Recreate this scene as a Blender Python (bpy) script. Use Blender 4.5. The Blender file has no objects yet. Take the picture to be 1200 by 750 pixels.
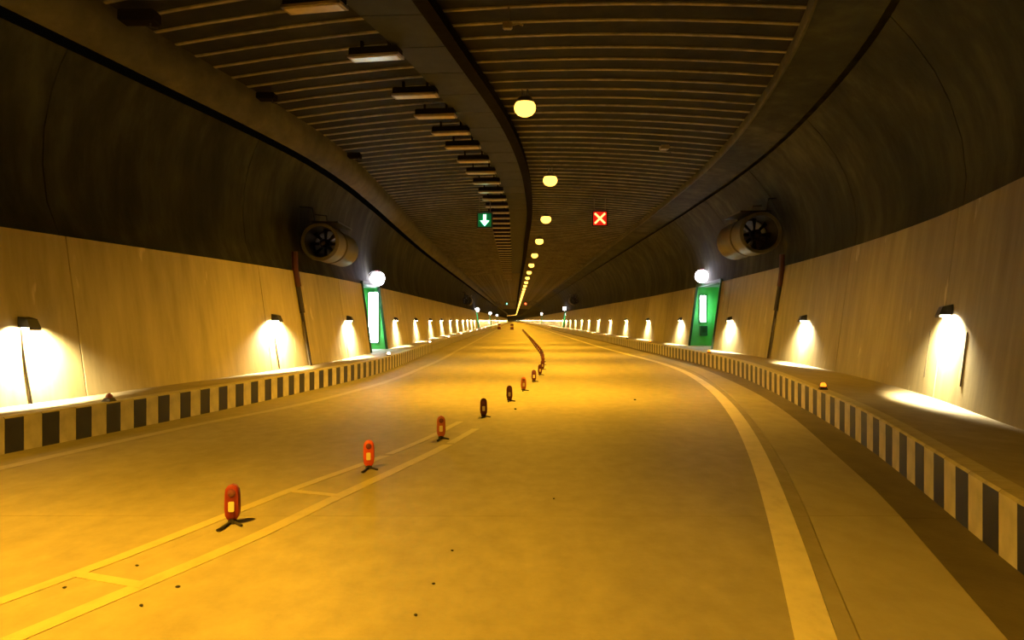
import bpy, math, random
import numpy as np
from mathutils import Matrix, Vector

random.seed(7)
SC = bpy.context.scene
COL = SC.collection
PI = math.pi

# ------------------------------------------------------------------ camera, world, exposure
CAM_H = 1.40
cam_d = bpy.data.cameras.new('camera')
cam_d.sensor_width = 36.0
cam_d.lens = 30.0                      # 1000 px focal length on a 1200 px frame
cam_d.clip_start = 0.05
cam_d.clip_end = 2000
cam = bpy.data.objects.new('camera', cam_d)
cam.location = (0, 0, CAM_H)
cam.rotation_euler = (PI / 2 + 0.0004, 0, 0.003)
COL.objects.link(cam)
SC.camera = cam

w = bpy.data.worlds.new('world')
w.use_nodes = True
w.node_tree.nodes['Background'].inputs[0].default_value = (0.02, 0.015, 0.008, 1)
w.node_tree.nodes['Background'].inputs[1].default_value = 0.05
SC.world = w
SC.view_settings.view_transform = 'Standard'
SC.view_settings.look = 'None'
SC.view_settings.gamma = 1.0
SC.view_settings.exposure = 0.0
SC.view_settings.use_curve_mapping = False
SC.cycles.max_bounces = 6
SC.cycles.diffuse_bounces = 4
SC.cycles.glossy_bounces = 3
SC.cycles.sample_clamp_indirect = 4.0
SC.cycles.caustics_reflective = False
SC.cycles.caustics_refractive = False

SODIUM = (1.0, 0.48, 0.022)
SODIUM_W = 5300.0
WALL_LAMP = (1.0, 0.78, 0.40)
WALL_LAMP_W = 1800.0

# ------------------------------------------------------------------ curves of the tunnel (metres ahead -> metres aside)
class Curve:
    def __init__(self, pts):
        self.d = np.array([p[0] for p in pts], float)
        self.x = np.array([p[1] for p in pts], float)
        s = np.diff(self.x) / np.diff(self.d)
        m = np.zeros(len(self.d))
        m[0], m[-1] = s[0], s[-1]
        for i in range(1, len(m) - 1):
            h0, h1 = self.d[i] - self.d[i - 1], self.d[i + 1] - self.d[i]
            m[i] = (s[i - 1] * h1 + s[i] * h0) / (h0 + h1)
        self.m = m
    def __call__(self, d):
        D, X, M = self.d, self.x, self.m
        if d <= D[0]: return X[0] + M[0] * (d - D[0])
        if d >= D[-1]: return X[-1] - (max(0., d - 600.)**2) / 3200.     # far off the tube bends away
        i = int(np.searchsorted(D, d)) - 1
        h = D[i + 1] - D[i]; t = (d - D[i]) / h
        return float((2*t**3-3*t**2+1)*X[i] + (t**3-2*t**2+t)*h*M[i] + (-2*t**3+3*t**2)*X[i+1] + (t**3-t**2)*h*M[i+1])
    def slope(self, d):
        return (self(d + .05) - self(d - .05)) / .1

END, BACK = 900.0, -24.0
WALL_L = Curve([(-24,-11.2),(-10,-9.1),(0,-7.55),(5,-6.8),(10,-6.0),(13.3,-5.5),(16.3,-5.05),(19.4,-4.68),(23,-4.5),(28,-4.5),(34,-4.6),(45,-4.75),(60,-4.8),(80,-4.8)])
KERB_L = Curve([(-24,-10.1),(-10,-8.0),(0,-6.6),(5,-5.95),(9,-5.33),(11.2,-4.92),(12.8,-4.65),(14.4,-4.4),(16.7,-4.12),(18.6,-3.89),(21.7,-3.62),(26,-3.55),(30,-3.6),(45,-3.75),(60,-3.8),(80,-3.8)])
KERB_R = Curve([(-24,-3.6),(-10,-.3),(0,1.82),(5,2.88),(7.2,3.4),(9,3.81),(12.4,4.43),(14.5,4.75),(17,5.12),(18.8,5.36),(22.8,5.76),(26,5.92),(33,6.02),(45,6.05),(80,6.05)])
WALL_R = Curve([(-24,-2.6),(-10,.7),(0,2.9),(5,4.05),(8,4.75),(9.3,5.06),(10.2,5.28),(12,5.68),(14.3,6.06),(17,6.4),(20,6.68),(24,6.88),(30,6.98),(40,7.0),(80,7.0)])
EDGE_R = Curve([(-24,-5.4),(0,.38),(3.74,1.32),(5.7,1.8),(8.3,2.4),(12.2,3.19),(18.3,4.13),(24,4.66),(28,4.78),(35,4.65),(45,4.48),(60,4.45),(80,4.45)])
EDGE_L = Curve([(-24,-9.4),(0,-6.0),(5,-5.3),(11.4,-4.25),(13.9,-3.62),(18,-3.05),(26,-2.7),(40,-2.65),(80,-2.65)])
SEAM_R = Curve([(-24,-5.1),(0,.62),(3.93,1.56),(5.23,1.88),(6.1,2.1),(11.2,3.2),(18.3,4.35),(24,4.92),(28,5.1),(35,5.1),(45,5.05),(80,5.05)])
GUT_R = Curve([(-24,-4.3),(0,1.25),(3.74,2.16),(5.2,2.53),(6.7,2.9),(8.78,3.32),(9.9,3.55),(11.9,3.94),(15,4.45),(20.4,5.07),(25,5.45),(32,5.6),(80,5.6)])
LINE_A = Curve([(-24,-8.6),(0,-3.25),(3.82,-2.18),(4.5,-1.97),(5.5,-1.68),(6.68,-1.42),(7.73,-1.17),(9.3,-.81),(11,-.5)])
LINE_B = Curve([(-24,-9.0),(0,-3.62),(4.22,-2.57),(4.77,-2.4),(5.97,-2.1),(7.2,-1.8),(8.1,-1.53),(10,-1.06),(12,-.72)])
POSTS = Curve([(-24,-9),(0,-3.5),(5.9,-1.94),(8.07,-1.37),(10.1,-.87),(12.4,-.45),(14.8,-.09),(17,.18),(19.6,.45),(22,.66),(27,.9),(32,1.02),(45,1.08),(80,1.08)])
LAMPS = Curve([(-24,-6.4),(-10,-6.8),(0,-4.7),(3.4,-3.5),(16.4,.2),(24.9,1.04),(34.7,1.27),(44.4,1.28),(60,1.25),(90,1.25)])  # nearest and rear lamps, out of view, set off the row to light the left lane
TRAY = Curve([(-24,-6.6),(0,-2.9),(11.45,-1.28),(12.7,-1.09),(14.1,-.88),(15.8,-.62),(17.5,-.37),(20,-.08),(25,.3),(30,.5),(50,.66),(80,.66)])
UNLIT = Curve([(-24,-9.5),(0,-5.2),(11.5,-2.72),(13.75,-2.24),(16.1,-1.87),(19.3,-1.45),(23,-1.08),(28.3,-.78),(46,-.62),(80,-.65)])
AXIS = lambda d: .5 * (WALL_L(d) + WALL_R(d))
def yaw(curve, d): return -math.atan((curve(d + .3) - curve(d - .3)) / .6)
PANEL_L = Curve([(-24,2.5),(8,2.54),(20,2.52),(40,2.62),(80,2.65)])       # top of the pale wall panels
PANEL_R = Curve([(-24,2.95),(8,2.9),(20,2.86),(34,2.74),(80,2.65)])
WALK_Z = .38
CEIL_L = lambda d: WALL_L(d) + .22                                       # inner edges of the ribbed slab
CEIL_R = lambda d: WALL_R(d) - 1.6
def ceil_z(d, x):
    a, b = CEIL_L(d), CEIL_R(d)
    t = min(1, max(0, (x - a) / (b - a)))
    return 5.60 + .27 * (1 - (2 * t - 1) ** 2)

# ------------------------------------------------------------------ materials
def mat(name):
    m = bpy.data.materials.new(name); m.use_nodes = True
    nt = m.node_tree; b = nt.nodes['Principled BSDF']
    return m, nt, b
def plain(name, col, rough=.6, metal=0.0, spec=.5, var=.12, scale=6.0):
    m, nt, b = mat(name)
    tc = nt.nodes.new('ShaderNodeTexCoord'); nz = nt.nodes.new('ShaderNodeTexNoise')
    nz.inputs['Scale'].default_value = scale; nz.inputs['Detail'].default_value = 4
    nt.links.new(tc.outputs['Object'], nz.inputs['Vector'])
    cr = nt.nodes.new('ShaderNodeValToRGB')
    cr.color_ramp.elements[0].position = .3; cr.color_ramp.elements[1].position = .7
    cr.color_ramp.elements[0].color = tuple(c * (1 - var) for c in col) + (1,)
    cr.color_ramp.elements[1].color = tuple(min(1, c * (1 + var)) for c in col) + (1,)
    nt.links.new(nz.outputs['Fac'], cr.inputs['Fac']); nt.links.new(cr.outputs['Color'], b.inputs['Base Color'])
    b.inputs['Roughness'].default_value = rough; b.inputs['Metallic'].default_value = metal
    b.inputs['Specular IOR Level'].default_value = spec
    return m
def glow(name, col, strength):
    m, nt, b = mat(name)
    b.inputs['Base Color'].default_value = tuple(min(1, c) for c in col) + (1,)
    b.inputs['Emission Color'].default_value = tuple(col) + (1,)
    b.inputs['Emission Strength'].default_value = strength
    b.inputs['Roughness'].default_value = .4
    return m
def concrete(name, dark, mid, pale, s1, s2, rough=(.55, .8), bump=.15, bscale=30, spots=None, spec=.5):
    """two scales of stretched noise over the surface's own coordinates"""
    m, nt, b = mat(name); N = nt.nodes.new; L = nt.links.new
    tc = N('ShaderNodeTexCoord')
    def noise(sc, size, det=5):
        mp = N('ShaderNodeMapping'); mp.inputs['Scale'].default_value = sc
        L(tc.outputs['Object'], mp.inputs['Vector'])
        n = N('ShaderNodeTexNoise'); n.inputs['Scale'].default_value = size; n.inputs['Detail'].default_value = det
        n.inputs['Roughness'].default_value = .62
        L(mp.outputs['Vector'], n.inputs['Vector']); return n.outputs['Fac']
    a, c = noise(s1, 1.0), noise(s2, 1.0)
    mx = N('ShaderNodeMath'); mx.operation = 'MULTIPLY_ADD'
    L(a, mx.inputs[0]); mx.inputs[1].default_value = .55
    sc = N('ShaderNodeMath'); sc.operation = 'MULTIPLY'; L(c, sc.inputs[0]); sc.inputs[1].default_value = .45
    L(sc.outputs[0], mx.inputs[2])
    cr = N('ShaderNodeValToRGB'); e = cr.color_ramp.elements
    e[0].position, e[1].position = .33, .68
    e[0].color, e[1].color = tuple(dark) + (1,), tuple(pale) + (1,)
    k = e.new(.5); k.color = tuple(mid) + (1,)
    L(mx.outputs[0], cr.inputs['Fac'])
    out = cr.outputs['Color']
    if spots:
        sp = noise(spots[0], 1.0, 3)
        r2 = N('ShaderNodeValToRGB'); r2.color_ramp.elements[0].position = spots[1]; r2.color_ramp.elements[1].position = spots[1] + .06
        L(sp, r2.inputs['Fac'])
        mc = N('ShaderNodeMixRGB'); mc.inputs[2].default_value = tuple(spots[2]) + (1,)
        L(r2.outputs['Color'], mc.inputs[0]); L(out, mc.inputs[1]); out = mc.outputs[0]
    L(out, b.inputs['Base Color'])
    mr = N('ShaderNodeMapRange'); mr.inputs['To Min'].default_value = rough[0]; mr.inputs['To Max'].default_value = rough[1]
    L(a, mr.inputs['Value']); L(mr.outputs[0], b.inputs['Roughness'])
    b.inputs['Specular IOR Level'].default_value = spec
    f = noise((1, 1, 1), bscale, 4)
    bp = N('ShaderNodeBump'); bp.inputs['Strength'].default_value = bump; bp.inputs['Distance'].default_value = .02
    L(f, bp.inputs['Height']); L(bp.outputs[0], b.inputs['Normal'])
    return m

M = {}
M['road'] = concrete('road_concrete', (.205,.182,.122), (.265,.236,.162), (.33,.295,.205), (.8,.14,.3), (5.5,3.2,1), (.58,.68), .10, 22, spec=.16)
M['shoulder'] = concrete('shoulder_concrete', (.24,.21,.14), (.30,.27,.18), (.36,.32,.22), (.8,.4,1), (4,2,1), (.6,.8), .10, 25)
M['gutter'] = concrete('gutter_asphalt', (.075,.06,.035), (.11,.09,.055), (.15,.125,.08), (.9,.5,1), (4,2,1), (.65,.85), .15, 25)  # dark tone holds the shadow lying over the gutter
M['base'] = plain('joint_filler', (.03,.026,.02), .9)
M['roadjoint'] = plain('road_joint_filler', (.13,.11,.07), .8)
M['walk'] = concrete('footpath_concrete', (.17,.14,.09), (.23,.195,.125), (.30,.26,.17), (.7,.9,1), (6,3,1), (.6,.85), .22, 14)
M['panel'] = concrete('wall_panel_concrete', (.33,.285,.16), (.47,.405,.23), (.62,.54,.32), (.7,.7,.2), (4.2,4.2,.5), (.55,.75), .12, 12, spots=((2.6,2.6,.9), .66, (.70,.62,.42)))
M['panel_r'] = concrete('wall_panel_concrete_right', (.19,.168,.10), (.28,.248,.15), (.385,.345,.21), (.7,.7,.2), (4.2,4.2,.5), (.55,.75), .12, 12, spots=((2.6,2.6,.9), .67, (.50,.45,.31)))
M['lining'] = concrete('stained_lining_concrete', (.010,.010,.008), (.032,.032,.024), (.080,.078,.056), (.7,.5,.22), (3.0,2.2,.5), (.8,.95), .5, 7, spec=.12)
M['haunch'] = concrete('haunch_concrete', (.045,.042,.03), (.085,.078,.054), (.135,.122,.082), (.6,.35,.6), (3,2,3), (.7,.9), .3, 10, spec=.15)
M['rib'] = concrete('lit_ceiling_rib_concrete', (.10,.09,.06), (.23,.205,.14), (.38,.34,.24), (.8,.5,1), (5,4,1), (.6,.8), .1, 20, spec=.2)  # pale tone carries the lamp light caught by the ribs
M['slab'] = concrete('shaded_ceiling_slab_concrete', (.008,.007,.006), (.016,.014,.011), (.029,.026,.020), (.6,.35,1), (3,2,1), (.8,.95), .2, 10, spec=.08)  # near-black tone carries the shade in the recesses between ribs
M['cpanel'] = concrete('ceiling_panel_board', (.022,.022,.018), (.030,.030,.024), (.041,.040,.032), (.8,.5,1), (4,3,1), (.7,.9), .05, 20, spec=.12)
M['white'] = plain('white_kerb_paint', (.50,.46,.38), .55, var=.22, scale=5)
M['black'] = plain('black_kerb_paint', (.016,.015,.017), .5, var=.3, scale=5)
M['kerbtop'] = plain('kerb_top_concrete', (.36,.32,.2), .7, var=.2, scale=5)
M['linewhite'] = concrete('worn_white_road_paint', (.44,.395,.27), (.58,.53,.37), (.66,.6,.43), (3,1.2,1), (9,5,1), (.5,.7), .05, 30)
M['lineyellow'] = concrete('worn_yellow_road_paint', (.31,.27,.14), (.385,.335,.175), (.43,.375,.2), (3,1.5,1), (9,5,1), (.5,.7), .05, 30)
M['lineold'] = concrete('faded_road_paint', (.30,.26,.18), (.34,.30,.2), (.40,.36,.24), (3,1.5,1), (9,5,1), (.5,.7), .05, 30)
M['tray'] = plain('dark_cable_tray', (.012,.01,.008), 1.0, spec=.0)
M['steel'] = plain('dull_steel', (.19,.165,.12), .5, .6)
M['fan'] = plain('fan_casing_paint', (.075,.065,.042), .5, .2, var=.25, scale=3)
M['fandark'] = plain('fan_inner_dark', (.012,.011,.012), .7)
M['blade'] = plain('fan_blade_metal', (.02,.018,.018), .5, .3)
M['hood'] = plain('black_lamp_hood', (.012,.012,.012), .5)
M['cable'] = plain('dark_brown_cable', (.028,.02,.012), .6)
M['redbox'] = plain('dark_red_casing', (.06,.008,.007), .5)
M['green'] = plain('green_niche_paint', (.13,.66,.19), .35, var=.12, scale=2)
M['frame'] = plain('dark_green_frame', (.01,.05,.02), .5)
M['callbox'] = plain('dark_green_call_box', (.02,.09,.05), .4)
M['unlit'] = plain('tarnished_luminaire', (.26,.21,.12), .5, .2, var=.2, scale=8)
M['unlitlens'] = plain('dusty_luminaire_glass', (.55,.46,.28), .3, var=.15, scale=8)
M['post_red'] = plain('red_post_plastic', (.25,.022,.018), .45)
M['post_orange'] = plain('orange_red_post_plastic', (.70,.09,.03), .45)  # orange body colour stands in for the blinking lamp's flash
M['post_faded'] = plain('faded_orange_post_plastic', (.50,.13,.07), .45)  # paler body colour stands in for a fainter flash
M['post_dark'] = plain('dark_red_post_plastic', (.10,.012,.01), .45)
M['post_lens'] = plain('smoky_post_lens', (.20,.06,.09), .25)
M['reflector'] = plain('pale_reflective_sheet', (.85,.75,.45), .3)
M['rubber'] = plain('black_rubber_foot', (.02,.016,.012), .7)
M['housing'] = plain('black_signal_housing', (.015,.014,.013), .5)
M['stone'] = plain('dark_pebble', (.02,.016,.012), .8)
M['drumred'] = plain('dark_red_drum_plastic', (.09,.012,.012), .5)
M['drumband'] = plain('yellow_drum_band', (.6,.45,.1), .4)
M['sodium'] = glow('sodium_lens_glow', (1.0,.50,.07), 4.0)
M['walllens'] = glow('wall_lamp_lens_glow', (1.0,.86,.6), 30.0)
M['globe'] = glow('cool_white_globe_glow', (.95,.88,1.0), 34.0)
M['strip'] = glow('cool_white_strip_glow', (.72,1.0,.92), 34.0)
M['amber'] = glow('amber_marker_glow', (1.0,.22,.01), 2.6)
M['pink'] = glow('pale_marker_glow', (1.0,.72,.55), 14.0)
M['ledgreen'] = glow('green_led_glow', (.35,1.0,.62), 6.0)
M['bloomgreen'] = glow('green_bloom_face', (.0,.30,.10), .14)  # dim face glow stands in for bloom around the arrow
M['ledred'] = glow('red_led_glow', (1.0,.22,.06), 6.0)
M['bloomred'] = glow('red_bloom_face', (.9,.02,.01), .55)  # red face glow stands in for bloom around the cross

# ------------------------------------------------------------------ mesh helpers
class MB:
    def __init__(self): self.v, self.f, self.m = [], [], []
    def add(self, verts, faces, mi=0, mx=None):
        k = len(self.v)
        self.v += [tuple(mx @ Vector(p)) if mx else tuple(p) for p in verts]
        self.f += [tuple(i + k for i in f) for f in faces]; self.m += [mi] * len(faces)
        return self
    def box(self, a, b, mi=0, mx=None):
        (x0,y0,z0),(x1,y1,z1) = a, b
        return self.add([(x0,y0,z0),(x1,y0,z0),(x1,y1,z0),(x0,y1,z0),(x0,y0,z1),(x1,y0,z1),(x1,y1,z1),(x0,y1,z1)],
                 [(0,3,2,1),(4,5,6,7),(0,1,5,4),(1,2,6,5),(2,3,7,6),(3,0,4,7)], mi, mx)
    def bevbox(self, a, b, r, mi=0, mx=None):
        """box with its four vertical-outline corners chamfered (profile in xz, run along y)"""
        (x0,y0,z0),(x1,y1,z1) = a, b
        p = [(x0+r,z0),(x1-r,z0),(x1,z0+r),(x1,z1-r),(x1-r,z1),(x0+r,z1),(x0,z1-r),(x0,z0+r)]
        n = len(p)
        return self.add([(x,y0,z) for x,z in p] + [(x,y1,z) for x,z in p],
                 [tuple(range(n)), tuple(reversed(range(n,2*n)))] + [((i+1)%n, i, n+i, n+(i+1)%n) for i in range(n)], mi, mx)
    def lathe(self, prof, n=24, mi=0, mx=None, cap=True):
        """profile of (radius, height) turned about z"""
        vs, fs = [], []
        for r, z in prof:
            for i in range(n):
                a = 2*PI*i/n; vs.append((r*math.cos(a), r*math.sin(a), z))
        for k in range(len(prof)-1):
            for i in range(n):
                fs.append((k*n+i, k*n+(i+1)%n, (k+1)*n+(i+1)%n, (k+1)*n+i))
        if cap:
            fs.append(tuple(reversed(range(n)))); fs.append(tuple(range((len(prof)-1)*n, len(prof)*n)))
        return self.add(vs, fs, mi, mx)
    def tube(self, pts, r, n=8, mi=0):
        pts = [Vector(p) for p in pts]; vs, fs = [], []
        for i, p in enumerate(pts):
            t = (pts[min(i+1,len(pts)-1)] - pts[max(i-1,0)]).normalized()
            u = t.cross(Vector((0,0,1)) if abs(t.z) < .9 else Vector((1,0,0))).normalized(); q = t.cross(u)
            for k in range(n):
                a = 2*PI*k/n; vs.append(tuple(p + r*(math.cos(a)*u + math.sin(a)*q)))
        for i in range(len(pts)-1):
            for k in range(n):
                fs.append((i*n+k, i*n+(k+1)%n, (i+1)*n+(k+1)%n, (i+1)*n+k))
        fs.append(tuple(reversed(range(n)))); fs.append(tuple(range((len(pts)-1)*n, len(pts)*n)))
        return self.add(vs, fs, mi)
    def loft(self, section, stations, mi=0):
        """closed cross-section [(x,z)] at each distance, joined along the tunnel"""
        vs, fs, n = [], [], 0
        for d in stations:
            p = section(d); n = len(p); vs += [(x, d, z) for x, z in p]
        for s in range(len(stations)-1):
            for i in range(n):
                fs.append((s*n+i, s*n+(i+1)%n, (s+1)*n+(i+1)%n, (s+1)*n+i))
        fs.append(tuple(reversed(range(n)))); fs.append(tuple(range((len(stations)-1)*n, len(stations)*n)))
        return self.add(vs, fs, mi)
    def mesh(self, name, mats, smooth=False):
        me = bpy.data.meshes.new(name); me.from_pydata(self.v, [], self.f)
        for m in (mats if isinstance(mats, list) else [mats]): me.materials.append(M[m])
        me.polygons.foreach_set('material_index', self.m)
        me.validate()
        import bmesh
        bm = bmesh.new(); bm.from_mesh(me); bmesh.ops.recalc_face_normals(bm, faces=bm.faces); bm.to_mesh(me); bm.free()
        if smooth:
            me.polygons.foreach_set('use_smooth', [True]*len(me.polygons))
            me.set_sharp_from_angle(angle=math.radians(38))
        return me
    def obj(self, name, mats, parent=None, smooth=False, loc=None, rotz=0):
        return link(name, self.mesh(name, mats, smooth), parent, loc, rotz)

def link(name, data, parent=None, loc=None, rotz=0):
    o = bpy.data.objects.new(name, data); COL.objects.link(o)
    if parent: o.parent = parent
    if loc: o.location = loc
    if rotz: o.rotation_euler.z = rotz
    return o
def tag(o, label=None, cat=None, group=None, kind=None):
    if label: o['label'] = label
    if cat: o['category'] = cat
    if group: o['group'] = group
    if kind: o['kind'] = kind
    return o
def thing(name, label, cat, loc, rotz=0, group=None):
    o = link(name, None, None, loc, rotz); o.empty_display_size = .1
    return tag(o, label, cat, group)
def dup(root, loc, rotz=0, label=None, group=None, name=None):
    def cp(o, par):
        c = o.copy(); COL.objects.link(c)
        if par: c.parent = par
        for ch in o.children: cp(ch, c)
        return c
    r = cp(root, None); r.location = loc; r.rotation_euler.z = rotz
    if label: r['label'] = label
    if group: r['group'] = group
    return r
def stations(a, b, near=.97):
    out = [a]
    while out[-1] < b - 1e-6:
        d = out[-1]
        step = near if d < 62 else (12 if d < 150 else 30)
        out.append(min(b, d + step))
    if len(out) > 2 and out[-1] - out[-2] < .2: out.pop(-2)
    return out
def slab(a, b, z0, z1):
    return lambda d: [(a(d), z0), (b(d), z0), (b(d), z1), (a(d), z1)]
ORD = ['nearest','second','third','fourth','fifth','sixth','seventh','eighth','ninth','tenth','eleventh','twelfth','thirteenth','fourteenth','fifteenth','sixteenth']

# ------------------------------------------------------------------ road
st_all = stations(BACK, END)
floor = MB().loft(slab(lambda d: KERB_L(d)-.1, lambda d: KERB_R(d)+.1, -.30, -.03), st_all).obj('floor', 'roadjoint')
tag(floor, 'concrete carriageway under amber light running to the vanishing point', kind='structure')
mid = lambda d: POSTS(d)
g = .003
JOINT = 5.8
joints = [11.5 - JOINT*7 + JOINT*k + .4 for k in range(0, 34)]
for a, b in zip(joints[:-1], joints[1:]):
    if b < BACK: continue
    s = stations(a + g, b - g)
    MB().loft(slab(KERB_L, lambda d: mid(d)-.0006, -.2, 0), s).obj('road_slab', 'road', floor)
    MB().loft(slab(lambda d: mid(d)+.0006, lambda d: SEAM_R(d)-g, -.2, 0), s).obj('road_slab', 'road', floor)
    MB().loft(slab(lambda d: SEAM_R(d)+g, lambda d: GUT_R(d)-.004, -.2, .004), s).obj('shoulder_slab', 'shoulder', floor)
    MB().loft(slab(lambda d: GUT_R(d)+.004, KERB_R, -.2, -.012), s).obj('gutter_slab', 'gutter', floor)
sf = stations(joints[-1] + g, END)
tag(MB().loft(slab(KERB_L, lambda d: SEAM_R(d)-g, -.2, 0), sf).obj('road_slab', 'road', floor))
MB().loft(slab(lambda d: SEAM_R(d)+g, lambda d: GUT_R(d), -.2, .004), sf).obj('shoulder_slab', 'shoulder', floor)
MB().loft(slab(GUT_R, KERB_R, -.2, -.012), sf).obj('gutter_slab', 'gutter', floor)
def line(c, wd, a, b, m, name, z=.003):
    o = MB().loft(slab(lambda d: c(d)-wd/2, lambda d: c(d)+wd/2, -.002, z), stations(a, b, .5)).obj(name, m, floor)
    return o
tag(line(EDGE_R, .185, BACK, END, 'linewhite', 'edge_line', .006), 'broad pale edge line curving along the shoulder')
tag(line(EDGE_L, .16, BACK, END, 'lineold', 'edge_line'), 'faded edge line beside the kerb')
tag(line(LINE_A, .115, BACK, 9.6, 'lineyellow', 'centre_line'), 'solid yellow centre line')
tag(line(LINE_B, .10, BACK, 8.8, 'lineyellow', 'centre_line'), 'solid yellow centre line')
line(LINE_A, .10, 9.7, 11, 'lineold', 'centre_line'); line(LINE_B, .09, 8.9, 11.8, 'lineold', 'centre_line')
for d in (-4.4, -2.1, .1, 2.3, 4.62, 6.92):
    x0, x1 = LINE_B(d + .08), LINE_A(d - .10)
    MB().add([(x0,d+.03,.004),(x1,d-.17,.004),(x1,d-.07,.004),(x0,d+.13,.004),(x0,d+.03,-.002),(x1,d-.17,-.002),(x1,d-.07,-.002),(x0,d+.13,-.002)],
             [(0,1,2,3),(7,6,5,4),(0,4,5,1),(1,5,6,2),(2,6,7,3),(3,7,4,0)]).obj('line_rung', 'lineyellow', floor)

# ------------------------------------------------------------------ footpaths and striped kerbs
KT = .16
def footpath(kerb_c, wall_c, s, words):
    st = stations(BACK, END)
    inner = lambda d: kerb_c(d) + s*KT
    f = MB().loft((lambda d: [(inner(d), -.2), (wall_c(d)+s*.1, -.2), (wall_c(d)+s*.1, WALK_Z-.004), (inner(d), WALK_Z-.004)]), st).obj('footpath', 'walk')
    tag(f, words, kind='structure')
footpath(KERB_L, WALL_L, -1, 'narrow concrete footpath along the wall behind the striped kerb')
footpath(KERB_R, WALL_R, 1, 'wide concrete footpath along the wall on the outer side of the bend')
def block_mesh(L, m, s):
    # face of the block at x = 0, the block runs to x = s*KT; painted face, bare top
    mb = MB(); h, c = WALK_Z + .004, .018
    p = [(0,-.2),(0,h-c),(s*c,h),(s*KT,h),(s*KT,-.2)]; n = len(p); y = L/2
    vs = [(x,-y,z) for x,z in p] + [(x,y,z) for x,z in p]
    mb.add(vs, [(0,1,n+1,n),(0,1,2,3,4),tuple(n+i for i in (4,3,2,1,0)),(3,4,n+4,n+3),(4,0,n,n+4)], 0)
    mb.add(vs, [(1,2,n+2,n+1),(2,3,n+3,n+2)], 1)
    return mb.mesh('kerb_block', [m, 'kerbtop'])
def kerb(c, s, L, start, words):
    root = MB().loft(slab(lambda d: c(d)+s*.03, lambda d: c(d)+s*(KT-.01), -.25, WALK_Z-.02), stations(BACK, END)).obj('kerb', 'base')
    tag(root, words, kind='structure')
    ms = [block_mesh(L - .006, 'black', s), block_mesh(L - .006, 'white', s)]
    d, n = start, 0
    while n < 300:
        sl = c.slope(d + L/2); step = L / math.sqrt(1 + sl*sl); dm = d + step/2
        o = link('kerb_block', ms[n % 2], root, (c(dm), dm, 0), -math.atan(sl))
        d += step; n += 1
    mb = MB(); cs = [MB(), MB()]
    k = 0
    while d < END - 2:
        step = L * 1.0
        if d > 140: step = 2.4
        x = c(d)
        mb.box((min(x, x+s*KT), d+.003, -.2), (max(x, x+s*KT), d+step-.003, WALK_Z+.004), k % 2 if d <= 140 else 1)
        d += step; k += 1
    tag(mb.obj('kerb_block', ['black', 'white'], root), kind='stuff')
    # blocks behind the camera, joined in one plain run
    mb2 = MB(); d = start; k = 1
    while d > -9:
        mb2.loft(lambda q: [(c(q), -.2), (c(q)+s*KT, -.2), (c(q)+s*KT, WALK_Z+.004), (c(q), WALK_Z+.004)], [d-L+.003, d-.003], k % 2); d -= L; k += 1
    tag(mb2.obj('kerb_block', ['black', 'white'], root), kind='stuff')
kerb(KERB_L, -1, .272, 2.47, 'kerb of alternate black and white painted blocks beside the amber lane')
kerb(KERB_R, 1, .318, 2.66, 'kerb of alternate black and white painted blocks beyond the grey shoulder')

# ------------------------------------------------------------------ walls, niches
NICHES = [('L', 26.6, 30.2), ('R', 30.1, 34.2), ('L', 112.0, 116.0), ('R', 120.5, 124.5), ('L', 172.0, 176.0), ('R', 224.0, 228.0), ('L', 240.0, 244.0)]
def lean(z): return .135 * (z - WALK_Z)
def prof_panel(side, d):
    zt = (PANEL_L if side == 'L' else PANEL_R)(d)
    return [(lean(z), z) for z in np.linspace(WALK_Z - .06, zt, 6)]
def prof_upper(side, d):
    if side == 'L':
        zt = PANEL_L(d); pts = [(zt-.02, lean(zt)+.07), (3.0,.54),(3.5,.60),(4.0,.58),(4.5,.48),(4.85,.36),(5.06,.26)]
    else:
        zt = PANEL_R(d); pts = [(zt-.02, lean(zt)+.06), (3.3,.44),(3.8,.38),(4.3,.22),(4.7,.02),(5.1,-.27),(5.42,-.56)]
    return [(o, z) for z, o in pts]
def wall_section(side, prof, thick):
    c, s = (WALL_L, -1) if side == 'L' else (WALL_R, 1)
    def sec(d):
        p = prof(side, d)
        return [(c(d)+s*o, z) for o, z in p] + [(c(d)+s*(o+thick), z) for o, z in reversed(p)]
    return sec
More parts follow.
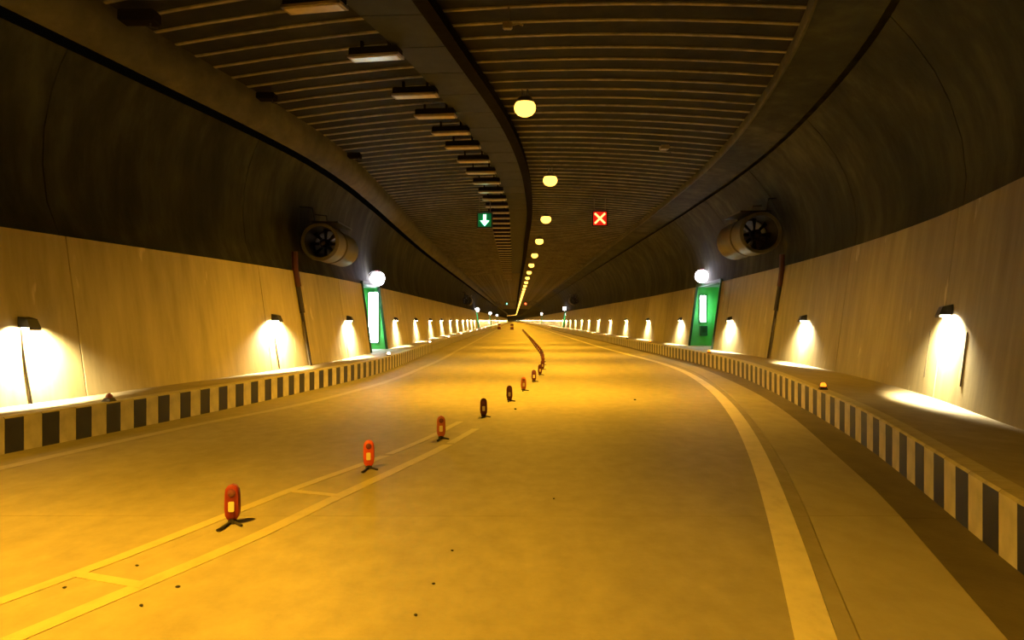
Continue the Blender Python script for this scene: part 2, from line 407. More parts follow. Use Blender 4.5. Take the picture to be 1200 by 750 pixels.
def build_wall(side):
    s = -1 if side == 'L' else 1
    c = WALL_L if side == 'L' else WALL_R
    nich = [(a, b) for k, a, b in NICHES if k == side]
    # backing shell behind the joints, left out at the niches
    cuts = [BACK] + [v for n in nich for v in (n[0]-.1, n[1]+.1)] + [END]
    mb = MB()
    back = lambda sd, d: [(o+.125, z) for o, z in prof_panel(sd, d)]
    for i in range(0, len(cuts), 2): mb.loft(wall_section(side, back, .1), stations(cuts[i], cuts[i+1]))
    backu = lambda sd, d: [(o+.125, z) for o, z in prof_upper(sd, d)]
    mb.loft(wall_section(side, backu, .12), stations(BACK, END))
    root = mb.obj('wall_left' if side == 'L' else 'wall_right', 'base')
    tag(root, 'tunnel wall of pale panels below and dark stained lining above', kind='structure')
    # panels: bays of 5.8 m, cut at the niches
    off = 11.5 if side == 'L' else 11.3
    js = [off + JOINT*k for k in range(-6, 25)]
    lim = js[-1]
    cutsp = sorted([j for j in js if not any(a < j < b for a, b in nich)] + [v for n in nich for v in n if v < lim])
    cutsp = [v for i, v in enumerate(cutsp) if i == 0 or v - cutsp[i-1] > .9 or any(v in n for n in nich)]
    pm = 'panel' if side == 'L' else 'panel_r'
    for a, b in zip(cutsp[:-1], cutsp[1:]):
        if any(abs(a-n[0]) < .01 for n in nich): continue
        if b - a < .05: continue
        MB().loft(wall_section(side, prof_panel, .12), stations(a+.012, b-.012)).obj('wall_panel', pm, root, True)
    far = [lim] + [v for n in nich for v in n if v > lim] + [END]
    mb = MB()
    for i in range(0, len(far), 2): mb.loft(wall_section(side, prof_panel, .12), stations(far[i]+.012, far[i+1]))
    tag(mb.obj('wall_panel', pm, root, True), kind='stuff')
    for a, b in zip(js[:-1], js[1:]):
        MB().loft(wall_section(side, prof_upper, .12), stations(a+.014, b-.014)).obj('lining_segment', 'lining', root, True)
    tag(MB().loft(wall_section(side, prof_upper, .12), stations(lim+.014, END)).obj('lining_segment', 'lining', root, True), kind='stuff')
    return root
wl, wr = build_wall('L'), build_wall('R')

def globe_parts(t, p, s):
    """round lamp on a short arm at the wall, p = centre in the thing's own frame"""
    x, y, z = p
    MB().tube([(x+s*.42, y, z+.10), (x+s*.16, y, z+.26), (x, y, z+.24)], .022).obj('lamp_arm', 'hood', t)
    gl = MB().lathe([(.0001,-.25)] + [(.25*math.sin(a), -.25*math.cos(a)) for a in np.linspace(.25, PI-.25, 9)] + [(.0001,.25)], 20, cap=False,
                    mx=Matrix.Translation((x, y, z)))
    gl.obj('lamp_globe', 'globe', t, True)
    MB().lathe([(.09,.225),(.09,.29),(.03,.31)], 16, mx=Matrix.Translation((x, y, z))).obj('lamp_cap', 'redbox', t)
def niche(side, a, b, label):
    s, c = (-1, WALL_L) if side == 'L' else (1, WALL_R)
    m = .5*(a+b); x0 = c(m)
    t = thing('emergency_niche', label, 'emergency niche', (x0, m, WALK_Z), group='green emergency niches')
    zt = lambda d: (PANEL_L if side == 'L' else PANEL_R)(d)
    DEP = 1.15
    def poly(d, grow=0.0):
        zs = np.linspace(WALK_Z, zt(d), 7)
        return [(c(d)+s*(lean(z)+.02-grow), z) for z in zs] + [(c(d)+s*DEP, zt(d)), (c(d)+s*DEP, WALK_Z)]
    def loc(v): return [(x-x0, y-m, z-WALK_Z) for x, y, z in v]
    def add(mb, name, mt, smooth=False):
        mb.v = loc(mb.v); return mb.obj(name, mt, t, smooth)
    add(MB().loft(lambda d: poly(b), [b-.004, b+.09]), 'side_panel', 'green')
    add(MB().loft(lambda d: poly(a), [a-.09, a+.004]), 'side_panel', 'green')
    st = [a+.004, m, b-.004]
    add(MB().loft(lambda d: [(c(d)+s*DEP, WALK_Z), (c(d)+s*(DEP+.08), WALK_Z), (c(d)+s*(DEP+.08), zt(d)), (c(d)+s*DEP, zt(d))], st), 'back_panel', 'green')
    add(MB().loft(lambda d: [(c(d)+s*.3, zt(d)-.02), (c(d)+s*DEP, zt(d)-.02), (c(d)+s*DEP, zt(d)+.06), (c(d)+s*.45, zt(d)+.06)], st), 'soffit', 'frame')
    add(MB().loft(lambda d: [(c(d)+s*.02, WALK_Z-.02), (c(d)+s*DEP, WALK_Z-.02), (c(d)+s*DEP, WALK_Z+.006), (c(d)+s*.02, WALK_Z+.006)], st), 'niche_floor', 'walk')
    # frame standing proud of the wall at both jambs
    for d, k in ((a, -1), (b, 1)):
        fr = MB().loft(lambda q: [(c(d)+s*(lean(z)-.05), z) for z in np.linspace(WALK_Z+.006, zt(d)+.05, 7)] + [(c(d)+s*(lean(z)+.03), z) for z in np.linspace(zt(d)+.05, WALK_Z+.006, 7)],
                       [d+k*.005-.035, d+k*.005+.035])
        add(fr, 'frame_jamb', 'frame')
    add(MB().loft(lambda d: [(c(d)+s*(lean(zt(d))-.05), zt(d)), (c(d)+s*(lean(zt(d))+.03), zt(d)), (c(d)+s*(lean(zt(d))+.03), zt(d)+.1), (c(d)+s*(lean(zt(d))-.05), zt(d)+.1)], [a, m, b]), 'frame_head', 'frame')
    # cool strip light and call box on the jamb wall that faces the traffic
    xb = c(b)
    wide = (side == 'L' and a < 50)
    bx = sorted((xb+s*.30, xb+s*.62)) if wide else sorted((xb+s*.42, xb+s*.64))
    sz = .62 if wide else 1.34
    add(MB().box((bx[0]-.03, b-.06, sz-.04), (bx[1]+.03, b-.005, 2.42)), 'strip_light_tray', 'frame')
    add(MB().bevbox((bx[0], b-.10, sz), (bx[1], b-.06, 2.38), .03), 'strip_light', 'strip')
    xc = xb + s*(.84 if wide else .55)
    cbx = add(MB().bevbox((xc-.14, b-.16, .78), (xc+.14, b-.005, 1.18), .02), 'call_box', 'callbox')
    add(MB().box((xc-.09, b-.175, .92), (xc+.09, b-.16, 1.12)), 'call_box_door', 'frame').parent = cbx
    # round lamp over the opening
    gz = (3.1 if side == 'R' else 2.84) - WALK_Z
    gd = b - 1.3 - m if side == 'R' else b - .8 - m
    off = c(gd + m) - x0
    globe_parts(t, (off - s*.12 + s*lean(2.8), gd, gz), s)
niche('L', 26.6, 30.2, 'glaring white and green emergency niche in the narrow footpath wall, beyond the jet fan')
niche('R', 30.1, 34.2, 'bright green emergency niche in the wide footpath wall, round white lamp above it')
far_n = ['tiny far green niche on the narrow footpath side, nearest of its far ones',
         'tiny far green niche on the wide footpath side with bright round lamp, nearer one',
         'speck of a lamp-lit niche on the narrow footpath side, middle distance',
         'speck of a lamp-lit niche on the wide footpath side, farthest one',
         'farthest speck of a lamp-lit niche, on the narrow footpath side']
for (k, a, b), lb in zip(NICHES[2:], far_n): niche(k, a, b, lb)

# ------------------------------------------------------------------ ceiling
def ceil_sec(z_off, th):
    def sec(d):
        a, b = CEIL_L(d), CEIL_R(d)
        xs = np.linspace(a, b, 11)
        return [(x, ceil_z(d, x)+z_off) for x in xs] + [(x, ceil_z(d, x)+z_off+th) for x in reversed(xs)]
    return sec
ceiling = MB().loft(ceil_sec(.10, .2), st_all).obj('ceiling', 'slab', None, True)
tag(ceiling, 'shallow arched ceiling slab darkened as shade between cross ribs', kind='structure')
hl = MB().loft(lambda d: [(WALL_L(d)-.30,5.34),(WALL_L(d)-.13,5.30),(WALL_L(d)-.10,5.13),(WALL_L(d)+.05,5.19),(WALL_L(d)+.16,5.30),(WALL_L(d)+.23,5.46),(WALL_L(d)+.24,5.62),(WALL_L(d)+.20,5.95),(WALL_L(d)-.3,5.95)], st_all)
tag(hl.obj('haunch', 'haunch', ceiling, True), 'rounded concrete haunch along the top of the wall')
hr = MB().loft(lambda d: [(WALL_R(d)-.30,5.62),(WALL_R(d)-.66,5.60),(WALL_R(d)-.66,5.45),(WALL_R(d)-1.0,5.50),(WALL_R(d)-1.55,5.56),(WALL_R(d)-1.58,5.95),(WALL_R(d)-.30,5.95)], st_all)
tag(hr.obj('haunch', 'lining', ceiling, True), 'flat dark corbel strip between wall and ribbed slab')
lip = MB().loft(lambda d: [(WALL_R(d)-1.56,5.51),(WALL_R(d)-1.60,5.505),(WALL_R(d)-1.62,5.56),(WALL_R(d)-1.61,5.95),(WALL_R(d)-1.585,5.95),(WALL_R(d)-1.55,5.555)], st_all)
tag(lip.obj('edge_lip', 'haunch', ceiling), 'thin pale lip between the dark corbel and the ribbed slab')
RIB = .63
def rib_mb(mb, d):
    """one cross rib square to the tunnel's own direction"""
    sl = .5*(WALL_L.slope(d) + WALL_R.slope(d)); ax = AXIS(d)
    n = 12; pts = []
    # where the rib's line meets both edges
    def edge(fn):
        x = fn(d)
        for _ in range(6): x = fn(d - sl*(x - ax))
        return x
    a, b = edge(CEIL_L) - .02, edge(CEIL_R) + .02
    vs, fs = [], []
    for x in np.linspace(a, b, n):
        y = d - sl*(x - ax); z = ceil_z(y, x)
        vs += [(x, y-.045, z+.125), (x, y-.035, z+.078), (x, y+.035, z+.078), (x, y+.045, z+.125)]
    for i in range(n-1):
        for k in range(4): fs.append((4*i+k, 4*i+(k+1)%4, 4*i+4+(k+1)%4, 4*i+4+k))
    fs += [(3,2,1,0), tuple(4*(n-1)+k for k in range(4))]
    return mb.add(vs, fs)
ds = [8.6 + RIB*k for k in range(300)]
straight = None
for d in ds:
    if d < 84:
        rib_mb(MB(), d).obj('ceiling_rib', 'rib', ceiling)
    else:
        if straight is None:
            straight = rib_mb(MB(), 0) if False else MB()
            rib_mb(straight, 100.0); straight.v = [(x, y-100.0, z) for x, y, z in straight.v]
            straight = straight.mesh('ceiling_rib', 'rib')
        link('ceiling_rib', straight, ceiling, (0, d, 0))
mb = MB()
d = 8.6 - RIB
while d > BACK + 1: rib_mb(mb, d); d -= RIB
d = ds[-1] + RIB
while d < 330: rib_mb(mb, d); d += RIB*2
tag(mb.obj('ceiling_rib', 'rib', ceiling), kind='stuff')
# plain boards between the dead luminaires and the cable tray
pc0 = lambda d: UNLIT(d) + .30
pc1 = lambda d: TRAY(d) - .06
d = 8.0
while d < 80:
    L = 1.45
    st = [d+.015, d+L/2, d+L-.015]
    MB().loft(lambda q: [(pc0(q), ceil_z(q, pc0(q))-.035), (pc1(q), ceil_z(q, pc1(q))-.035), (pc1(q), ceil_z(q, pc1(q))+.02), (pc0(q), ceil_z(q, pc0(q))+.02)], st).obj('ceiling_panel', 'cpanel', ceiling)
    d += L
tr = MB().loft(lambda d: [(TRAY(d)-.11, ceil_z(d, TRAY(d))-.16), (TRAY(d)+.11, ceil_z(d, TRAY(d))-.16), (TRAY(d)+.11, ceil_z(d, TRAY(d))+.01), (TRAY(d)-.11, ceil_z(d, TRAY(d))+.01)], stations(BACK, 330)).obj('cable_tray', 'tray')
tag(tr, 'long dark cable tray running under the ribbed ceiling', 'cable tray')

# ------------------------------------------------------------------ lit amber lamps
def spot(name, col, power, size, blend, parent, loc, rot=(0,0,0), radius=.08):
    l = bpy.data.lights.new(name, 'SPOT'); l.color = col; l.energy = power
    l.spot_size = math.radians(size); l.spot_blend = blend; l.shadow_soft_size = radius
    o = link(name, l, parent, loc); o.rotation_euler = rot
    return o
LAMP_Z = 5.55
def make_sodium(loc, label, rz):
    t = thing('ceiling_lamp', label, 'lamp', loc, rz, 'lit amber ceiling lamps')
    MB().box((-.06,-.04,.12), (-.04,.04,.30)).obj('bracket', 'steel', t); MB().box((.04,-.04,.12), (.06,.04,.30)).obj('bracket', 'steel', t)
    MB().lathe([(.17,.03),(.18,.04),(.17,.07),(.12,.13),(.0001,.14)], 20).obj('housing', 'steel', t, True)
    MB().lathe([(.0001,-.24),(.075,-.23),(.145,-.195),(.195,-.135),(.21,-.075),(.20,-.015),(.165,.045)], 20, cap=False).obj('lens', 'sodium', t, True)
    spot('lamp_light', SODIUM, SODIUM_W, 152, 1.0, t, (0,0,-.27), radius=.14)
    return t
sod0 = None
d, k = 16.4, 0
lamp_ds = [-23, -15, -6, 3.4] + [16.4 + (8.5 if i == 1 else 0) + (0 if i < 2 else 8.5 + 9.6*(i-1)) for i in range(0, 91)]
for i, d in enumerate(lamp_ds):
    if d > END - 8: break
    x = LAMPS(d); n = i - 4
    lb = ('lit amber lamp hanging from the ceiling, %s in view of its lit row' % ORD[n]) if 0 <= n < 10 else (
         'tiny lit amber lamp in the far merging end of the lit ceiling row' if n >= 10 else 'lit amber ceiling lamp out of view above and behind the viewpoint, set off its row')
    p = (x, d, LAMP_Z); rz = yaw(LAMPS, d)
    # arch of the slab decides how long the bracket must be
    if sod0 is None: sod0 = make_sodium(p, lb, rz)
    else: dup(sod0, p, rz, lb)

# ------------------------------------------------------------------ dead luminaires
def make_unlit(loc, label, rz):
    t = thing('unlit_luminaire', label, 'light fixture', loc, rz, 'unlit box luminaires in a row')
    MB().bevbox((-.41,-.13,.03), (.41,.13,.17), .02).obj('housing', 'tray', t)
    MB().box((-.385,-.11,.0), (.385,.11,.03)).obj('cover_glass', 'unlitlens', t)
    MB().box((-.43,-.155,.012), (-.385,.155,.05)).box((.385,-.155,.012), (.43,.155,.05)).box((-.43,-.155,.012), (.43,-.11,.05)).box((-.43,.11,.012), (.43,.155,.05)).obj('rim', 'unlit', t)
    MB().box((-.25,-.03,.17), (-.21,.03,.30)).obj('bracket', 'tray', t); MB().box((.21,-.03,.17), (.25,.03,.30)).obj('bracket', 'tray', t)
    return t
un0 = None; uds = [11.55, 13.75, 16.1, 17.75, 19.35, 20.95, 22.8, 24.6, 26.45, 28.3, 30.1]
while uds[-1] < 88: uds.append(uds[-1] + 1.85)
for i, d in enumerate(uds):
    x = UNLIT(d); p = (x, d, ceil_z(d, x) - .22)
    lb = ('unlit box luminaire under the ceiling, %s from the viewpoint in its row' % ORD[i]) if i < 12 else 'small far unlit box luminaire in the dense end of its ceiling row'
    if un0 is None: un0 = make_unlit(p, lb, yaw(UNLIT, d))
    else: dup(un0, p, yaw(UNLIT, d), lb)

# ------------------------------------------------------------------ hooded lamps low on both walls
def make_strip(t, s, y):
    pts = [(-s*.012 - s*(lean(1.40) - lean(1.40+z)), y + .06*(z+.15), z) for z in np.linspace(-.22, -.86, 6)]
    MB().tube(pts, .011, 6).obj('guide_strip', 'cable', t)
def make_walllamp(s, loc, rz, label, group, cable):
    """s = +1: on the right wall, wall towards +x"""
    t = thing('wall_lamp', label, 'lamp', loc, rz, group)
    MB().add([(0*s,-.10,.0),(0,.10,.0),(-s*.17,.10,-.01),(-s*.17,-.10,-.01),(0,-.10,.13),(0,.10,.13),(-s*.12,.09,.10),(-s*.12,-.09,.10)],
             [(0,1,2,3),(7,6,5,4),(0,3,7,4),(1,0,4,5),(2,1,5,6),(3,2,6,7)]).obj('hood', 'hood', t)
    MB().box((min(-s*.158,-s*.17),-.10,-.04), (max(-s*.158,-s*.17),.10,-.005)).obj('front_lip', 'hood', t)  # lip added to screen the road from the lamp's light
    MB().box((min(-s*.03,-s*.14),-.08,-.03), (max(-s*.03,-s*.14),.08,-.005)).obj('lens', 'walllens', t)
    spot('lamp_light', WALL_LAMP, WALL_LAMP_W, 162, .3, t, (-s*.115, 0, -.045), (0, -s*math.radians(47), 0), radius=.03)
    if cable is True:
        pts = [(s*(-.015-lean(z)*1.0+0.0) if False else -s*.02 - s*(lean(1.40) - lean(1.40+z)), -.05 + .02*math.sin(z*4), z) for z in np.linspace(.02, -1.0, 8)]
        MB().tube(pts, .012, 6).obj('lamp_cable', 'cable', t)
    if loc[1] > 10 and s > 0 and cable == 'strips':
        make_strip(t, s, -.86); make_strip(t, s, .86)
    return t
LZ = 1.40
left_ds = [2.5, 10.5, 17.7, 23.6, 33.6] ; right_ds = [2.2, 11.0, 20.0, 28.0, 36.5, 45.4]
while left_ds[-1] < 740: left_ds.append(left_ds[-1] + 7.85)
while right_ds[-1] < 740: right_ds.append(right_ds[-1] + 8.95)
for side, dsl, s, c in (('narrow', left_ds, -1, WALL_L), ('wide', right_ds, 1, WALL_R)):
    gname = 'hooded lamps low on the wall over the %s footpath' % side
    protos = {}
    for i, d in enumerate(dsl):
        n = i - 1
        if any(a - .4 < d < b + .4 for k, a, b in NICHES if (k == 'L') == (s < 0)): continue
        z = LZ + (-.085 if (s < 0 and d < 14) else .075 if (s > 0 and d < 14) else 0)
        p = (c(d) + s*(lean(z)+.005), d, z)
        lb = ('hooded lamp low on the %s footpath wall, %s in view' % (side, ORD[n])) if 0 <= n < 9 else (
             'tiny hooded lamp in the far dotted row over the %s footpath' % side if n >= 9 else 'hooded wall lamp beside the viewpoint over the %s footpath' % side)
        cable = True if (n in (0, 1) and s < 0) else 'strips' if (n == 0 and s > 0) else False
        rz = yaw(c, d)
        if cable not in protos: protos[cable] = make_walllamp(s, p, rz, lb, gname, cable)
        else: dup(protos[cable], p, rz, lb, gname)

# ------------------------------------------------------------------ jet fans
def make_fan(loc, r, label, s, top):
    t = thing('jet_fan', label, 'fan', loc, 0, 'jet fans on the walls')
    R90 = Matrix.Rotation(-PI/2, 4, 'X')          # local z -> +y
    def ring(y0, y1, ro, ri, nm, m, lip=0):
        mb = MB().lathe([(ri,y0),(ro,y0),(ro+lip,y0+.02),(ro+lip,y0+.06),(ro,y0+.08),(ro,y1),(ri,y1),(ri,y0)], 32, cap=False, mx=R90)
        return mb.obj(nm, m, t, True)
    ring(0, .95, r, r*.86, 'inlet_silencer', 'fan', .015)
    ring(.95, 1.08, r*.9, r*.80, 'coupling_band', 'fandark')
    ring(1.08, 2.62, r*.97, r*.84, 'fan_casing', 'fan', .02)
    MB().lathe([(r*.855,.03),(r*.855,2.6),(r*.84,2.6),(r*.84,.03),(r*.855,.03)], 32, cap=False, mx=R90).obj('inner_liner', 'fandark', t, True)
    hub = MB().lathe([(.0001,.28),(r*.14,.30),(r*.24,.38),(r*.26,.55),(r*.26,1.4),(.0001,1.5)], 20, cap=False, mx=R90).obj('hub', 'blade', t, True)
    for k in range(8):
        a = 2*PI*k/8
        R = R90 @ Matrix.Rotation(a, 4, 'Z') @ Matrix.Translation((0,0,.62)) @ Matrix.Rotation(.6, 4, 'X')
        mb = MB().add([(r*.22,-.05*r,-.01),(r*.83,-.13*r,-.006),(r*.83,.13*r,-.006),(r*.22,.05*r,-.01),(r*.22,-.05*r,.01),(r*.83,-.13*r,.006),(r*.83,.13*r,.006),(r*.22,.05*r,.01)],
                 [(0,3,2,1),(4,5,6,7),(0,1,5,4),(1,2,6,5),(2,3,7,6),(3,0,4,7)], 0, R)
        mb.obj('blade', 'blade', hub)
    # cradle: flat shelf over the casing with hangers, rods up to the lining
    MB().box((-r*.75,.5,r+.06), (r*.75,2.2,r+.10)).obj('support_plate', 'hood', t)
    for y in (.6, 2.1):
        MB().box((-.05,y-.04,r-.03), (.05,y+.04,r+.07)).obj('support_saddle', 'hood', t)
        MB().tube([(s*r*.6, y, r+.10), (s*(r*.6+.05), y, r+.42), (s*top, y, r+.46)], .02).obj('support_arm', 'hood', t)
    return t
make_fan((-4.50, 19.7, 3.22), .43, 'round jet fan hung by the wall over the narrow footpath, dark mouth towards the viewpoint', -1, .62)
make_fan((6.32, 21.9, 3.65), .53, 'round jet fan hung by the wall over the wide footpath, dark mouth and pale rim', 1, .98)
make_fan((-4.72, 85.0, 3.35), .46, 'small far jet fan over the narrow footpath, dark against the wall', -1, .66)
make_fan((6.45, 92.0, 3.60), .50, 'small far jet fan over the wide footpath, dark against the wall', 1, .95)

# conduits from the fans down to the footpaths
def conduit(d_top, z_top, d_bot, side, label):
    s, c = (-1, WALL_L) if side == 'L' else (1, WALL_R)
    off = lambda z: lean(z) if z < (PANEL_L if s < 0 else PANEL_R)(d_bot) + .02 else lean(2.7)+.03
    zs = np.linspace(WALK_Z, z_top, 14)
    P = []
    for z in zs:
        f = (z - WALK_Z) / (z_top - WALK_Z); d = d_bot + (d_top - d_bot)*f
        P.append((c(d) + s*(min(off(z), lean(2.6)) - .045), d, z))
    o = Vector(P[0]); t = thing('cable_conduit', label, 'conduit', tuple(o), group='conduits down from the jet fans')
    L = [tuple(Vector(p) - o) for p in P]
    MB().tube(L[:10], .035, 8).obj('lower_pipe', 'cable', t, True)
    up = MB()
    up.tube([tuple(Vector(p)) for p in L[9:]], .075, 8); up.obj('upper_casing', 'redbox', t, True)
    MB().tube([tuple(Vector(p)) for p in L[6:10]], .06, 8).obj('middle_sleeve', 'cable', t, True)
    MB().tube([tuple(Vector(p) + Vector((0, -.09, 0))) for p in L[:6]], .014, 6).obj('side_wire', 'steel', t, True)
    return t
conduit(19.2, 2.95, 19.4, 'L', 'dark conduit with red upper casing below the fan over the narrow footpath')
conduit(22.6, 3.15, 22.9, 'R', 'dark conduit with dark red upper casing below the fan over the wide footpath')

# ------------------------------------------------------------------ lane signals
def signal(loc, kind, label):
    t = thing('lane_signal', label, 'traffic signal', loc, group='lane signals')
    hs = MB().box((-.29,0,-.29), (.29,.16,.29)).obj('housing', 'housing', t)
    MB().box((-.24,-.012,-.24), (.24,0,.24)).obj('bloom_face', 'bloomgreen' if kind == 'arrow' else 'bloomred', t)  # glowing plate paints the bloom behind the symbol
    MB().box((-.30,-.16,.27), (.30,.0,.29)).obj('visor', 'housing', hs)
    if kind == 'cross':
        for a in (PI/4, -PI/4):
            MB().box((-.26,-.03,-.035), (.26,-.012,.035), 0, Matrix.Rotation(a, 4, 'Y')).obj('cross_stroke', 'ledred', t)
    else:
        y0, y1 = -.03, -.012
        p = [(-.05,.20),(.05,.20),(.05,-.02),(.16,-.02),(0,-.21),(-.16,-.02),(-.05,-.02)]; n = len(p)
        MB().add([(x,y0,z) for x,z in p] + [(x,y1,z) for x,z in p], [tuple(range(n)), tuple(reversed(range(n,2*n)))] + [((i+1)%n,i,n+i,n+(i+1)%n) for i in range(n)]).obj('down_arrow', 'ledgreen', t)
    top = ceil_z(loc[1], loc[0]) - loc[2] + .02
    for x in (-.2, .2): MB().tube([(x,.08,.29), (x,.08,top)], .016).obj('hanger_rod', 'steel', t)
    return t
signal((-1.085, 31.0, 5.04), 'arrow', 'lane signal with a glowing green downward arrow under the ceiling, near one')
signal((3.10, 31.0, 5.10), 'cross', 'lane signal with a glowing red cross under the ceiling, near one')
signal((-1.85, 203.0, 5.34), 'arrow', 'tiny far lane signal, a pale green speck under the ceiling')
signal((2.62, 203.0, 5.34), 'cross', 'tiny far lane signal, a pinkish red speck under the ceiling')

# ------------------------------------------------------------------ kerb-top markers
def make_marker(loc, rz, label, lit, m='amber'):
    t = thing('kerb_marker', label, 'road marker', loc, rz, 'markers on the kerb tops')
    MB().add([(-.06,-.07,0),(.06,-.07,0),(.06,.07,0),(-.06,.07,0),(-.04,-.04,.045),(.04,-.04,.045),(.04,.04,.045),(-.04,.04,.045)],
             [(3,2,1,0),(4,5,6,7),(0,1,5,4),(1,2,6,5),(2,3,7,6),(3,0,4,7)]).obj('marker_body', 'rubber', t)
    MB().lathe([(.042,.045),(.045,.06),(.035,.085),(.015,.1),(.0001,.102)], 12).obj('marker_lens', m if lit else 'post_lens', t, True)
    return t
kz = WALK_Z + .004
lm = [(10.7, False), (24.6, True), (38, True), (50, True), (62, True), (75, True), (88, True), (101, True), (114, True)]
for i, (d, lit) in enumerate(lm):
    lb = ['dark unlit marker on the narrow footpath kerb near the first wall lamp',
          'pale glowing marker on the kerb top in front of the glaring green niche'][i] if i < 2 else (
          'pale glowing marker on the narrow footpath kerb, %s lit one from the front' % ORD[i-1] if i < 6 else 'tiny far glowing marker on the narrow footpath kerb')
    make_marker((KERB_L(d)-.08, d, kz), yaw(KERB_L, d), lb, lit, 'pink')
rm = [(12.55, True), (26.4, True), (38.6, True), (46.5, False), (58, True), (71, True), (84, True), (97, True), (110, True)]
for i, (d, lit) in enumerate(rm):
    lb = ['amber marker glowing on the wide footpath kerb, nearest one',
          'amber marker glowing on the kerb in front of the wide footpath niche',
          'small amber marker glowing on the wide footpath kerb just past the green niche',
          'dark unlit marker on the wide footpath kerb past the green niche'][i] if i < 4 else (
          'small amber marker on the wide footpath kerb, %s glowing one from the front' % ORD[i-1] if i < 6 else 'tiny far amber marker on the wide footpath kerb')
    make_marker((KERB_R(d)+.08, d, kz), yaw(KERB_R, d), lb, lit, 'amber')

# ------------------------------------------------------------------ delineator posts on the centre line
def make_post(loc, rz, label, m):
    t = thing('delineator_post', label, 'road post', loc, rz, 'small red posts along the centre line')
    p = [(-.030,.028),(.030,.028),(.046,.055),(.052,.10),(.050,.20),(.044,.238),(.028,.262),(0,.272),(-.028,.262),(-.044,.238),(-.050,.20),(-.052,.10),(-.046,.055)]
    n = len(p); a, b, q = .032, .022, .86
    vs = [(x*q,-a,.14+(z-.14)*q) for x,z in p] + [(x,-b,z) for x,z in p] + [(x,b,z) for x,z in p] + [(x*q,a,.14+(z-.14)*q) for x,z in p]
    fs = [tuple(range(n)), tuple(reversed(range(3*n,4*n)))]
    for k in range(3): fs += [(k*n+(i+1)%n, k*n+i, (k+1)*n+i, (k+1)*n+(i+1)%n) for i in range(n)]
    MB().add(vs, fs).obj('post_body', m, t, True)
    MB().bevbox((-.022,-.037,.085), (.018,-.031,.155), .006).obj('reflector', 'reflector', t)
    R = Matrix.Translation((0,-.03,.215)) @ Matrix.Rotation(PI/2, 4, 'X')
    MB().lathe([(.027,0),(.027,.008),(.018,.013),(.0001,.014)], 14, mx=R).obj('lens', 'post_lens', t, True)
    MB().lathe([(.034,.0),(.030,.02),(.028,.034)], 12).obj('neck', 'rubber', t)
    MB().tube([(-.01,-.01,.013),(-.035,-.20,.012),(-.05,-.24,.010)], .010, 6).obj('foot', 'rubber', t)
    MB().tube([(.01,.0,.013),(.06,-.09,.012),(.085,-.12,.010)], .010, 6).obj('foot', 'rubber', t)
    MB().tube([(.0,.02,.013),(-.02,.14,.011)], .010, 6).obj('foot', 'rubber', t)
    return t
pd = [5.88, 8.05, 10.1, 12.4, 14.8, 17.0, 19.5, 21.9]
while pd[-1] < 62: pd.append(pd[-1] + 2.35)
while pd[-1] < 110: pd.append(pd[-1] + 4.7)
pl = ['upright red post on the road between the yellow lines, nearest of the row', 'post tinted bright orange by its flash, standing at the end of the yellow lines',
      'post tinted faint orange by its flash, on black feet just past the yellow lines', 'dark red post with pale reflector past the faint orange one',
      'dark red slim post, fifth of the row on the bright road']
pm_ = ['post_red', 'post_orange', 'post_faded', 'post_dark', 'post_dark', 'post_faded']
protos = {}
for i, d in enumerate(pd):
    m = pm_[i] if i < 6 else 'post_dark'
    lb = pl[i] if i < 5 else ('small post along the centre line, %s of its row' % ORD[i] if i < 12 else 'tiny dark post in the distant row along the centre line')
    p = (POSTS(d), d, .001); rz = .12
    if m not in protos: protos[m] = make_post(p, rz, lb, m)
    else: dup(protos[m], p, rz, lb)

# ------------------------------------------------------------------ far drums, ceiling bits, pebbles
def drum(loc, label):
    t = thing('traffic_drum', label, 'traffic drum', loc, group='drums far down the road')
    MB().lathe([(.30,0),(.30,.06),(.25,.08),(.24,.45),(.22,.80),(.16,.86),(.0001,.87)], 16).obj('drum_body', 'drumred', t, True)
    MB().lathe([(.243,.40),(.247,.41),(.238,.58),(.233,.59)], 16, cap=False).obj('band', 'drumband', t, True)
drum((-.40, 127, .001), 'tiny dark red traffic drum on the road just below the vanishing point')
drum((-2.40, 133, .001), 'tiny dark traffic drum far off near the narrow footpath kerb')

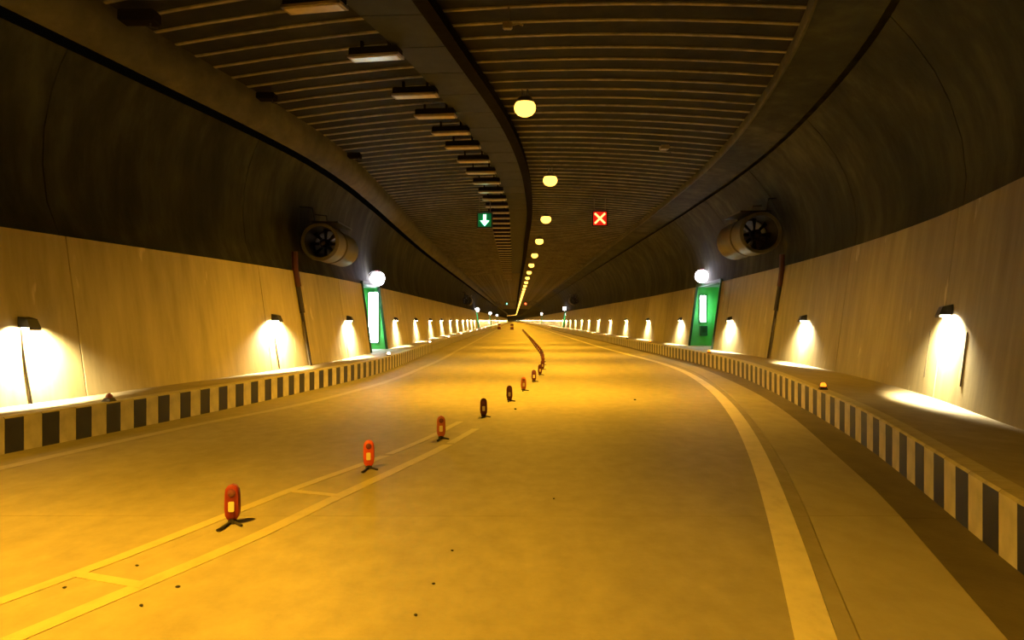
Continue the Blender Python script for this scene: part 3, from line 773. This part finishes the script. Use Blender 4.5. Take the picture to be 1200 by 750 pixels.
def ceilbox(x, d, w_, h_, m, label, cat, name):
    t = thing(name, label, cat, (x, d, ceil_z(d, x)), group=None)
    MB().bevbox((-w_/2,-.12,-h_), (w_/2,.12,.0), .02).obj('box_body', m, t)
    MB().tube([(w_*.3,0,-.02), (w_*.3,0,-h_-.05), (w_*.3+.10,0,-h_-.07)], .012, 6).obj('box_cable', 'cable', t)
ceilbox(3.72, 21.2, .22, .10, 'unlit', 'small pale sensor box on the ribbed ceiling towards the wide footpath', 'sensor', 'ceiling_sensor')
ceilbox(-4.62, 15.9, .34, .12, 'tray', 'dark junction box on the ceiling by the rounded haunch, nearer small one', 'junction box', 'junction_box')
ceilbox(-4.05, 21.6, .34, .12, 'tray', 'dark junction box on the ceiling by the rounded haunch, farther one', 'junction box', 'junction_box')
ceilbox(-5.15, 11.7, .5, .16, 'tray', 'dark box against the ceiling at the upper corner of the view', 'junction box', 'junction_box')
t = thing('hanging_bracket', 'small pale bracket hanging from the ceiling ahead of the nearest lit lamp', 'bracket', (-.08, 12.2, ceil_z(12.2, -.08)))
MB().tube([(0,0,.02),(0,0,-.22)], .012).obj('rod', 'steel', t)
MB().bevbox((-.09,-.05,-.30), (.05,.05,-.21), .02).obj('clamp', 'unlit', t)
MB().tube([(.05,0,-.24),(.14,0,-.22),(.20,0,-.25)], .015).obj('arm', 'unlit', t)

peb = [(75,690,'dark pebble between the two yellow lines, nearest one'),(208,689,'dark pebble just outside the yellow line ladder'),(165,711,'small dark pebble by the solid yellow line near the bottom'),
       (160,664,'small dark pebble beside the yellow rung'),(530,646,'dark pebble alone on the middle of the near lane'),(508,685,'small dark pebble in the near lane, nearer of a pair'),
       (487,722,'dark pebble low in the near lane, closest to the viewpoint'),(649,585,'small dark pebble farther up the near lane'),(744,469,'small dark pebble on the bright lane past the posts'),(604,480,'dark pebble near the fifth slim post')]
for i, (px, py, lb) in enumerate(peb):
    d = CAM_H*1000/(py-375.5); x = (px-603)*d/1000
    rr = .008 + .003*random.random() + (.008 if d > 10 else 0)
    R = Matrix.Rotation(random.random()*6, 4, 'Z') @ Matrix.Diagonal((1.4, 1.0, .7, 1))
    mb = MB().lathe([(rr*.4,-rr*.8),(rr*.85,-rr*.3),(rr,.1*rr),(rr*.7,.65*rr),(rr*.25,.9*rr)], 7, mx=R)
    o = mb.obj('pebble', 'stone', None, False, (x, d, rr*.55))
    tag(o, lb, 'pebble', 'loose pebbles on the road')
